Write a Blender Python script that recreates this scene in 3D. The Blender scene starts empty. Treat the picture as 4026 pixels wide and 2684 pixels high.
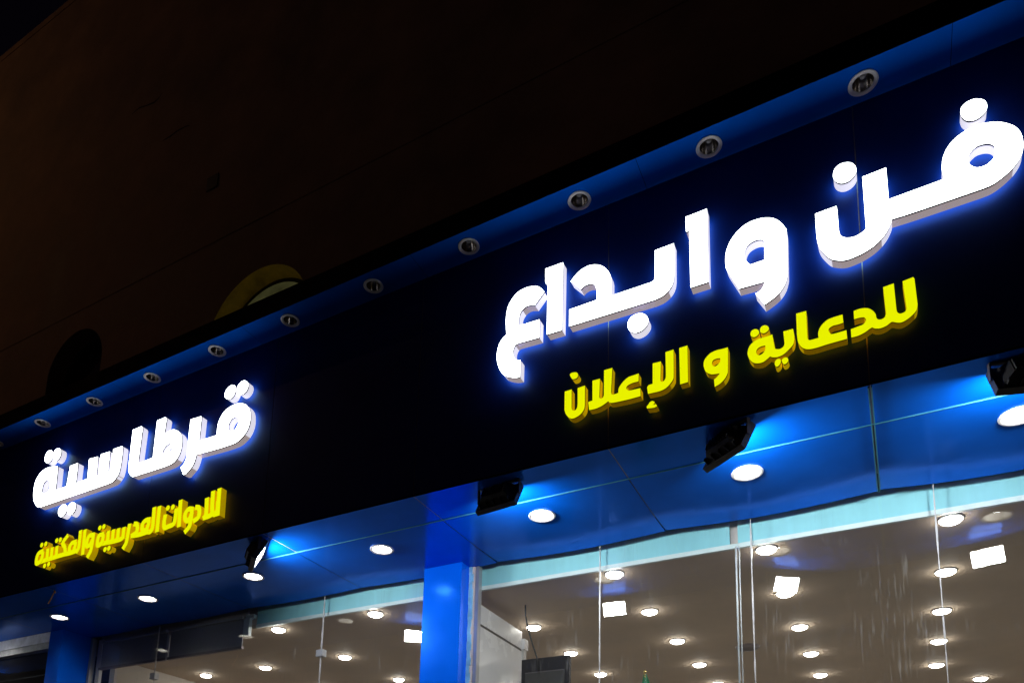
import bpy, bmesh, math, random
from mathutils import Vector, Matrix
from mathutils.geometry import tessellate_polygon
R = math.radians
random.seed(7)
SC = bpy.context.scene
COL = SC.collection

# ------------------------------------------------------------------ camera
cam = bpy.data.cameras.new('camera')
camera = bpy.data.objects.new('camera', cam); COL.objects.link(camera)
camera.location = (0.0, -4.4932, 1.6)
camera.rotation_euler = (1.750303, -0.036914, 0.519888)
cam.sensor_fit = 'HORIZONTAL'; cam.sensor_width = 36.0; cam.lens = 27.631
cam.shift_x = 0.05539; cam.shift_y = 0.38169
cam.clip_start = 0.05; cam.clip_end = 2000
SC.camera = camera

# ------------------------------------------------------------------ sky (night), moonlight, exposure
SUN_EL, SUN_AZ = R(35), R(200)
world = bpy.data.worlds.new('World'); SC.world = world; world.use_nodes = True
wn = world.node_tree; wn.nodes.clear()
w_sky = wn.nodes.new('ShaderNodeTexSky'); w_sky.sky_type = 'NISHITA'; w_sky.sun_disc = False
w_sky.sun_elevation = SUN_EL; w_sky.sun_rotation = SUN_AZ
w_tint = wn.nodes.new('ShaderNodeMix'); w_tint.data_type = 'RGBA'; w_tint.blend_type = 'MULTIPLY'
w_tint.inputs['Factor'].default_value = 1.0; w_tint.inputs['B'].default_value = (1.0, 0.42, 0.62, 1)   # city glow tints the night sky
w_bg = wn.nodes.new('ShaderNodeBackground'); w_bg.inputs['Strength'].default_value = 0.0009
w_out = wn.nodes.new('ShaderNodeOutputWorld')
wn.links.new(w_sky.outputs[0], w_tint.inputs['A']); wn.links.new(w_tint.outputs['Result'], w_bg.inputs[0])
wn.links.new(w_bg.outputs[0], w_out.inputs[0])
moon = bpy.data.lights.new('moon', 'SUN'); moon.energy = 0.004; moon.angle = R(0.5); moon.color = (1, .93, .85)
moon_o = bpy.data.objects.new('moon', moon); COL.objects.link(moon_o)
moon_o.rotation_euler = (R(90) - SUN_EL, 0, R(-20))
SC.view_settings.view_transform = 'Standard'; SC.view_settings.look = 'None'
SC.view_settings.exposure = 0.0; SC.view_settings.gamma = 1.0; SC.view_settings.use_curve_mapping = False
SC.cycles.max_bounces = 8; SC.cycles.transparent_max_bounces = 8
SC.cycles.sample_clamp_indirect = 6.0
SC.cycles.caustics_reflective = False; SC.cycles.caustics_refractive = False

# strengths of the lamps (radiance of the glowing surface)
L_WHITE_FACE, L_WHITE_SIDE, L_WHITE_BACK = 8.0, 0.78, 4.0
L_YELLOW_FACE, L_YELLOW_SIDE, L_YELLOW_BACK = 1.02, 0.34, 1.7
L_DOWN, L_FLOOD, L_ROOM = 105.0, 250.0, 48.0

# ------------------------------------------------------------------ materials
def nt(name):
    m = bpy.data.materials.new(name); m.use_nodes = True
    t = m.node_tree; t.nodes.clear()
    o = t.nodes.new('ShaderNodeOutputMaterial')
    return m, t, o

def mat(name, col, rough=0.5, metal=0.0, spec=0.5, coat=0.0, var=0.12, scale=3.0, bump=0.0, bscale=60.0, streak=False, emit=None, estr=0.0, stint=None):
    m, t, o = nt(name)
    p = t.nodes.new('ShaderNodeBsdfPrincipled')
    p.inputs['Roughness'].default_value = rough; p.inputs['Metallic'].default_value = metal
    p.inputs['Specular IOR Level'].default_value = spec
    p.inputs['Coat Weight'].default_value = coat; p.inputs['Coat Roughness'].default_value = 0.06
    tc = t.nodes.new('ShaderNodeTexCoord')
    mp = t.nodes.new('ShaderNodeMapping')
    if streak: mp.inputs['Scale'].default_value = (1.0, 1.0, 0.12)
    t.links.new(tc.outputs['Object'], mp.inputs[0])
    n = t.nodes.new('ShaderNodeTexNoise'); n.inputs['Scale'].default_value = scale; n.inputs['Detail'].default_value = 6
    n.inputs['Roughness'].default_value = 0.6
    t.links.new(mp.outputs[0], n.inputs['Vector'])
    r = t.nodes.new('ShaderNodeMapRange'); r.inputs['From Min'].default_value = 0.3; r.inputs['From Max'].default_value = 0.7
    r.inputs['To Min'].default_value = 1.0 - var; r.inputs['To Max'].default_value = 1.0 + var
    t.links.new(n.outputs[0], r.inputs[0])
    h = t.nodes.new('ShaderNodeHueSaturation'); h.inputs['Color'].default_value = (*col, 1)
    t.links.new(r.outputs[0], h.inputs['Value'])
    t.links.new(h.outputs[0], p.inputs['Base Color'])
    rr = t.nodes.new('ShaderNodeMapRange'); rr.inputs['From Min'].default_value = 0.3; rr.inputs['From Max'].default_value = 0.7
    rr.inputs['To Min'].default_value = max(0.02, rough * 0.8); rr.inputs['To Max'].default_value = min(1, rough * 1.25)
    t.links.new(n.outputs[0], rr.inputs[0]); t.links.new(rr.outputs[0], p.inputs['Roughness'])
    if stint: p.inputs['Specular Tint'].default_value = (*stint, 1)
    if bump:
        n2 = t.nodes.new('ShaderNodeTexNoise'); n2.inputs['Scale'].default_value = bscale; n2.inputs['Detail'].default_value = 4
        t.links.new(tc.outputs['Object'], n2.inputs['Vector'])
        b = t.nodes.new('ShaderNodeBump'); b.inputs['Strength'].default_value = bump; b.inputs['Distance'].default_value = 0.01
        t.links.new(n2.outputs[0], b.inputs['Height']); t.links.new(b.outputs[0], p.inputs['Normal'])
    if emit:
        p.inputs['Emission Color'].default_value = (*emit, 1); p.inputs['Emission Strength'].default_value = estr
    t.links.new(p.outputs[0], o.inputs[0])
    return m

def glow(name, col, strength, var=0.0, scale=8.0):
    m, t, o = nt(name)
    e = t.nodes.new('ShaderNodeEmission'); e.inputs['Color'].default_value = (*col, 1); e.inputs['Strength'].default_value = strength
    if var:
        tc = t.nodes.new('ShaderNodeTexCoord'); n = t.nodes.new('ShaderNodeTexNoise'); n.inputs['Scale'].default_value = scale
        t.links.new(tc.outputs['Object'], n.inputs['Vector'])
        r = t.nodes.new('ShaderNodeMapRange'); r.inputs['From Min'].default_value = 0.3; r.inputs['From Max'].default_value = 0.7
        r.inputs['To Min'].default_value = strength * (1 - var); r.inputs['To Max'].default_value = strength * (1 + var)
        t.links.new(n.outputs[0], r.inputs[0]); t.links.new(r.outputs[0], e.inputs['Strength'])
    t.links.new(e.outputs[0], o.inputs[0])
    return m

def glass_mat():
    m, t, o = nt('shop_glass')
    tr = t.nodes.new('ShaderNodeBsdfTransparent'); tr.inputs[0].default_value = (.93, .965, .955, 1)
    gl = t.nodes.new('ShaderNodeBsdfGlossy'); gl.inputs['Roughness'].default_value = 0.0; gl.inputs[0].default_value = (1, 1, 1, 1)
    lw = t.nodes.new('ShaderNodeLayerWeight'); lw.inputs['Blend'].default_value = 0.5
    pw = t.nodes.new('ShaderNodeMath'); pw.operation = 'POWER'; pw.inputs[1].default_value = 5
    t.links.new(lw.outputs['Facing'], pw.inputs[0])
    ma = t.nodes.new('ShaderNodeMath'); ma.operation = 'MULTIPLY_ADD'; ma.inputs[1].default_value = 0.9; ma.inputs[2].default_value = 0.075
    t.links.new(pw.outputs[0], ma.inputs[0])
    mx = t.nodes.new('ShaderNodeMixShader')
    t.links.new(ma.outputs[0], mx.inputs[0]); t.links.new(tr.outputs[0], mx.inputs[1]); t.links.new(gl.outputs[0], mx.inputs[2])
    # dried drips and wipe marks on the pane
    tc = t.nodes.new('ShaderNodeTexCoord'); mp = t.nodes.new('ShaderNodeMapping'); mp.inputs['Scale'].default_value = (55, 1, 4.5)
    t.links.new(tc.outputs['Object'], mp.inputs[0])
    n = t.nodes.new('ShaderNodeTexNoise'); n.inputs['Scale'].default_value = 1.0; n.inputs['Detail'].default_value = 5
    t.links.new(mp.outputs[0], n.inputs['Vector'])
    n2 = t.nodes.new('ShaderNodeTexNoise'); n2.inputs['Scale'].default_value = 1.7; n2.inputs['Detail'].default_value = 2
    t.links.new(tc.outputs['Object'], n2.inputs['Vector'])
    r1 = t.nodes.new('ShaderNodeMapRange'); r1.inputs['From Min'].default_value = 0.54; r1.inputs['From Max'].default_value = 0.78
    t.links.new(n.outputs[0], r1.inputs[0])
    r2 = t.nodes.new('ShaderNodeMapRange'); r2.inputs['From Min'].default_value = 0.48; r2.inputs['From Max'].default_value = 0.68
    r2.inputs['To Max'].default_value = 0.20
    t.links.new(n2.outputs[0], r2.inputs[0])
    mu = t.nodes.new('ShaderNodeMath'); mu.operation = 'MULTIPLY'
    t.links.new(r1.outputs[0], mu.inputs[0]); t.links.new(r2.outputs[0], mu.inputs[1])
    ad = t.nodes.new('ShaderNodeMath'); ad.operation = 'ADD'; ad.inputs[1].default_value = 0.012
    t.links.new(mu.outputs[0], ad.inputs[0])
    df = t.nodes.new('ShaderNodeBsdfDiffuse'); df.inputs[0].default_value = (.7, .68, .66, 1)
    mx2 = t.nodes.new('ShaderNodeMixShader')
    t.links.new(ad.outputs[0], mx2.inputs[0]); t.links.new(mx.outputs[0], mx2.inputs[1]); t.links.new(df.outputs[0], mx2.inputs[2])
    t.links.new(mx2.outputs[0], o.inputs[0])
    return m

M = {}
M['acp'] = mat('blue_cladding', (.0003, .130, .76), .17, .38, .12, 0, var=.14, scale=2.0, bump=.02, bscale=5, stint=(.16, .62, 1.0))
M['fascia'] = mat('fascia_cladding', (.0048, .024, .215), .42, 0, .08, 0, var=.12, scale=2.5, bump=.015, bscale=5)
M['pillar'] = mat('pillar_cladding', (.0005, .14, .98), .18, .25, .3, 0, var=.08, scale=1.5, stint=(.25, .65, 1.0))
M['backing'] = mat('joint_backing', (.03, .03, .04), .7)
M['joint'] = mat('aluminium_joint', (.035, .19, .26), .45, 0, .3, var=.15, scale=9)
M['seal'] = mat('joint_sealant', (.26, .22, .24), .6, var=.3, scale=12)
M['hoodfront'] = mat('hood_edge', (.005, .004, .008), .8, spec=.05, var=.2)
M['wall'] = mat('painted_render', (.32, .22, .145), .85, var=.38, scale=1.3, bump=.35, bscale=35)
M['niche'] = mat('yellow_niche_paint', (.50, .37, .07), .8, var=.4, scale=5, bump=.2)
M['nicheframe'] = mat('niche_window_frame', (.03, .025, .02), .6)
M['litpane'] = glow('lit_upper_pane', (.62, .60, .22), .05, .4, 6)
M['added_niche_light'] = glow('added_niche_glow', (1, .80, .25), 1.6)  # glow of the tube added to light the niche
M['crack'] = mat('dark_crack', (.02, .015, .01), .9)
M['darkpane'] = mat('dark_upper_pane', (.01, .01, .012), .1)
M['trim_white'] = mat('white_trim_ring', (.82, .77, .74), .4, var=.1)
M['reflector'] = mat('lamp_reflector', (.55, .5, .46), .16, 1.0, var=.15, scale=30)
M['reflector_white'] = mat('white_lamp_reflector', (.85, .84, .8), .3, var=.05)
M['bulb'] = mat('unlit_bulb', (.5, .47, .44), .12, var=.1)
M['lamp_out'] = glow('soffit_lamp_glow', (1, .97, .90), L_DOWN)
M['lamp_room'] = glow('room_lamp_glow', (1, .955, .88), L_ROOM)
M['flood_lens'] = glow('floodlight_glow', (.90, .97, 1), L_FLOOD)
M['black'] = mat('black_powder_coat', (.03, .026, .024), .5, var=.3, scale=20, bump=.1)
M['bracket'] = mat('bracket_steel', (.10, .085, .09), .45, .3, var=.2)
M['cable'] = mat('black_cable', (.012, .012, .014), .5)
M['white_face'] = glow('white_letter_face', (.93, 1.0, 1.0), L_WHITE_FACE)
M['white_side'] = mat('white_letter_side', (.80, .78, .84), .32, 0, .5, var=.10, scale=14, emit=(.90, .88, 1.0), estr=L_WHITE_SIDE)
M['white_under'] = mat('underside_painted_reflection', (.62, .48, .42), .26, .85, var=.7, scale=24, emit=(.92, .76, .74), estr=.34)  # brown base and glow paint in yellow reflections and shade on letter undersides
M['white_edge'] = mat('white_letter_edge_trim', (.06, .055, .06), .4, .2)
M['white_back'] = glow('white_letter_back_glow', (.55, .95, 1.0), L_WHITE_BACK)
M['yellow_face'] = glow('yellow_letter_face', (.80, .86, .0), L_YELLOW_FACE)
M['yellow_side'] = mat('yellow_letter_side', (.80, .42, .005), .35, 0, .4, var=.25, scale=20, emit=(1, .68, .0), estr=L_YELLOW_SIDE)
M['yellow_under'] = mat('yellow_letter_underside', (.62, .34, .01), .35, .3, var=.4, scale=20, emit=(1, .55, .0), estr=L_YELLOW_SIDE * .35)  # darker copy of the yellow side, shade painted into the undersides
M['yellow_edge'] = mat('yellow_letter_edge_trim', (.18, .11, .0), .5, emit=(1, .6, 0), estr=.06)
M['yellow_back'] = glow('yellow_letter_back_glow', (1.0, .40, .0), L_YELLOW_BACK)
M['glass'] = glass_mat()
M['bulkhead'] = mat('pale_cyan_bulkhead', (.30, .66, .74), .6, var=.12, scale=4, streak=True)
M['bulkhead_grey'] = mat('grey_bulkhead', (.20, .24, .27), .6, var=.12, scale=4, streak=True)
M['white_strip'] = mat('white_edge_strip', (.72, .80, .80), .5, var=.08, scale=6)
M['silicone'] = mat('clear_silicone', (.46, .44, .44), .35, var=.35, scale=14, streak=False)
M['alu'] = mat('brushed_aluminium', (.42, .42, .44), .4, .6, var=.12)
M['film'] = mat('peeling_blue_film', (.22, .50, .72), .4, var=.35, scale=10)
M['ceiling'] = mat('white_ceiling_paint', (.56, .44, .335), .8, var=.10, scale=1.2, bump=.05)
M['room_wall'] = mat('cream_room_wall', (.58, .52, .46), .8, var=.06)
M['room_floor'] = mat('pale_floor_tile', (.55, .52, .48), .25, var=.08)
M['cabinet'] = mat('white_laminate', (.78, .74, .74), .25, var=.04)
M['cabinet_line'] = mat('dark_trim_line', (.10, .08, .07), .6)  # dark trim line across the partition
M['screen'] = mat('black_screen', (.012, .010, .014), .5, spec=.2)
M['blind'] = mat('charcoal_blind_cloth', (.42, .40, .41), .8, var=.1, scale=40, bump=.1, bscale=300)
M['blind_bar'] = mat('grey_blind_bar', (.26, .21, .215), .5)
M['blind_rail'] = mat('pale_blind_rail', (.62, .58, .56), .45)
M['headbox'] = mat('taupe_head_box', (.68, .56, .53), .6)
M['lintel'] = mat('pale_lilac_lintel', (.72, .72, .84), .55, var=.3, scale=8)
M['lintel_low'] = mat('weathered_grey_lintel', (.40, .40, .42), .7, var=.35, scale=12)
M['dark_room'] = mat('dark_shop_interior', (.06, .05, .05), .8)
M['beam'] = mat('dark_ceiling_beam', (.015, .012, .014), .7)
M['copper'] = mat('copper_wire', (.9, .42, .12), .35, .6)
M['green'] = mat('green_flag_cloth', (.0, .11, .035), .8, var=.2, scale=10)
M['gold'] = mat('gold_finial', (.85, .62, .22), .25, .9)
M['paving'] = mat('concrete_paving', (.11, .10, .095), .8, var=.18, scale=2, bump=.2)
M['asphalt'] = mat('asphalt', (.05, .05, .052), .9, var=.25, scale=8, bump=.5, bscale=120)
M['kerb'] = mat('kerb_stone', (.30, .29, .27), .8, var=.2)
M['street_glow'] = glow('sodium_lamp_glow', (1, .50, .20), 165.0)
M['pole'] = mat('galvanised_pole', (.3, .3, .3), .5, .5)

# ------------------------------------------------------------------ mesh helpers
class MB:
    def __init__(self): self.v = []; self.f = []; self.mi = []; self.sm = []
    def face(self, idx, mi=0, smooth=False): self.f.append(tuple(idx)); self.mi.append(mi); self.sm.append(smooth)
    def box(self, x0, x1, y0, y1, z0, z1, mi=0, m=None):
        b = len(self.v)
        for z in (z0, z1):
            for (x, y) in ((x0, y0), (x1, y0), (x1, y1), (x0, y1)):
                p = Vector((x, y, z)); self.v.append(m @ p if m else p)
        for q in ((3, 2, 1, 0), (4, 5, 6, 7), (0, 1, 5, 4), (1, 2, 6, 5), (2, 3, 7, 6), (3, 0, 4, 7)):
            self.face([b + i for i in q], mi)
        return self
    def frustum(self, a, b_, mi=0, m=None):      # two rings of 4 points
        b = len(self.v)
        for p in list(a) + list(b_): self.v.append(m @ Vector(p) if m else Vector(p))
        for q in ((3, 2, 1, 0), (4, 5, 6, 7), (0, 1, 5, 4), (1, 2, 6, 5), (2, 3, 7, 6), (3, 0, 4, 7)): self.face([b + i for i in q], mi)
        return self
    def lathe(self, prof, n=40, mi=0, m=None, cap0=False, cap1=False):   # profile (r, z); axis z
        b = len(self.v); k = len(prof)
        for i in range(n):
            a = 2 * math.pi * i / n
            for (r, z) in prof:
                p = Vector((r * math.cos(a), r * math.sin(a), z)); self.v.append(m @ p if m else p)
        for i in range(n):
            j = (i + 1) % n
            for q in range(k - 1): self.face((b + i * k + q, b + j * k + q, b + j * k + q + 1, b + i * k + q + 1), mi, True)
        if cap0: self.face([b + i * k for i in range(n)][::-1], mi)
        if cap1: self.face([b + i * k + k - 1 for i in range(n)], mi)
        return self
    def tube(self, pts, r, n=8, mi=0):
        pts = [Vector(p) for p in pts]; b = len(self.v)
        for i, p in enumerate(pts):
            d = (pts[min(i + 1, len(pts) - 1)] - pts[max(i - 1, 0)]).normalized()
            u = d.orthogonal().normalized(); w = d.cross(u)
            for k in range(n):
                a = 2 * math.pi * k / n; self.v.append(p + u * (r * math.cos(a)) + w * (r * math.sin(a)))
        for i in range(len(pts) - 1):
            for k in range(n):
                l = (k + 1) % n; self.face((b + i * n + k, b + i * n + l, b + (i + 1) * n + l, b + (i + 1) * n + k), mi, True)
        self.face([b + k for k in range(n)][::-1], mi); self.face([b + (len(pts) - 1) * n + k for k in range(n)], mi)
        return self
    def poly(self, loops, place, mi=0):          # flat polygon with holes; loops of 2D points
        loops3 = [[Vector((p[0], p[1], 0)) for p in L] for L in loops]
        flat = [p for L in loops3 for p in L]; b = len(self.v)
        for p in flat: self.v.append(Vector(place(p.x, p.y)))
        for t in tessellate_polygon(loops3): self.face([b + i for i in t], mi)
        return self
    def build(self, name, mats, parent=None, loc=(0, 0, 0), rot=None):
        me = bpy.data.meshes.new(name)
        me.from_pydata([tuple(p) for p in self.v], [], self.f)
        for m in (mats if isinstance(mats, (list, tuple)) else [mats]): me.materials.append(m)
        for p, mi, s in zip(me.polygons, self.mi, self.sm): p.material_index = mi; p.use_smooth = s
        me.validate(); me.update()
        o = bpy.data.objects.new(name, me); COL.objects.link(o)
        o.location = loc
        if rot: o.rotation_euler = rot
        if parent: o.parent = parent
        return o

def tag(o, label=None, cat=None, group=None, kind=None):
    if label: o['label'] = label
    if cat: o['category'] = cat
    if group: o['group'] = group
    if kind: o['kind'] = kind
    return o
def thing(name, label, cat, loc=(0, 0, 0), rz=0, group=None):
    o = bpy.data.objects.new(name, None); COL.objects.link(o); o.empty_display_size = .1
    o.location = loc; o.rotation_euler = (0, 0, rz)
    return tag(o, label, cat, group)
def copy_tree(o, parent=None):
    c = o.copy(); COL.objects.link(c); c.parent = parent
    for ch in list(o.children): copy_tree(ch, c)
    return c
def circle(cx, cy, r, n=32): return [(cx + r * math.cos(2 * math.pi * i / n), cy + r * math.sin(2 * math.pi * i / n)) for i in range(n)]

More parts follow.
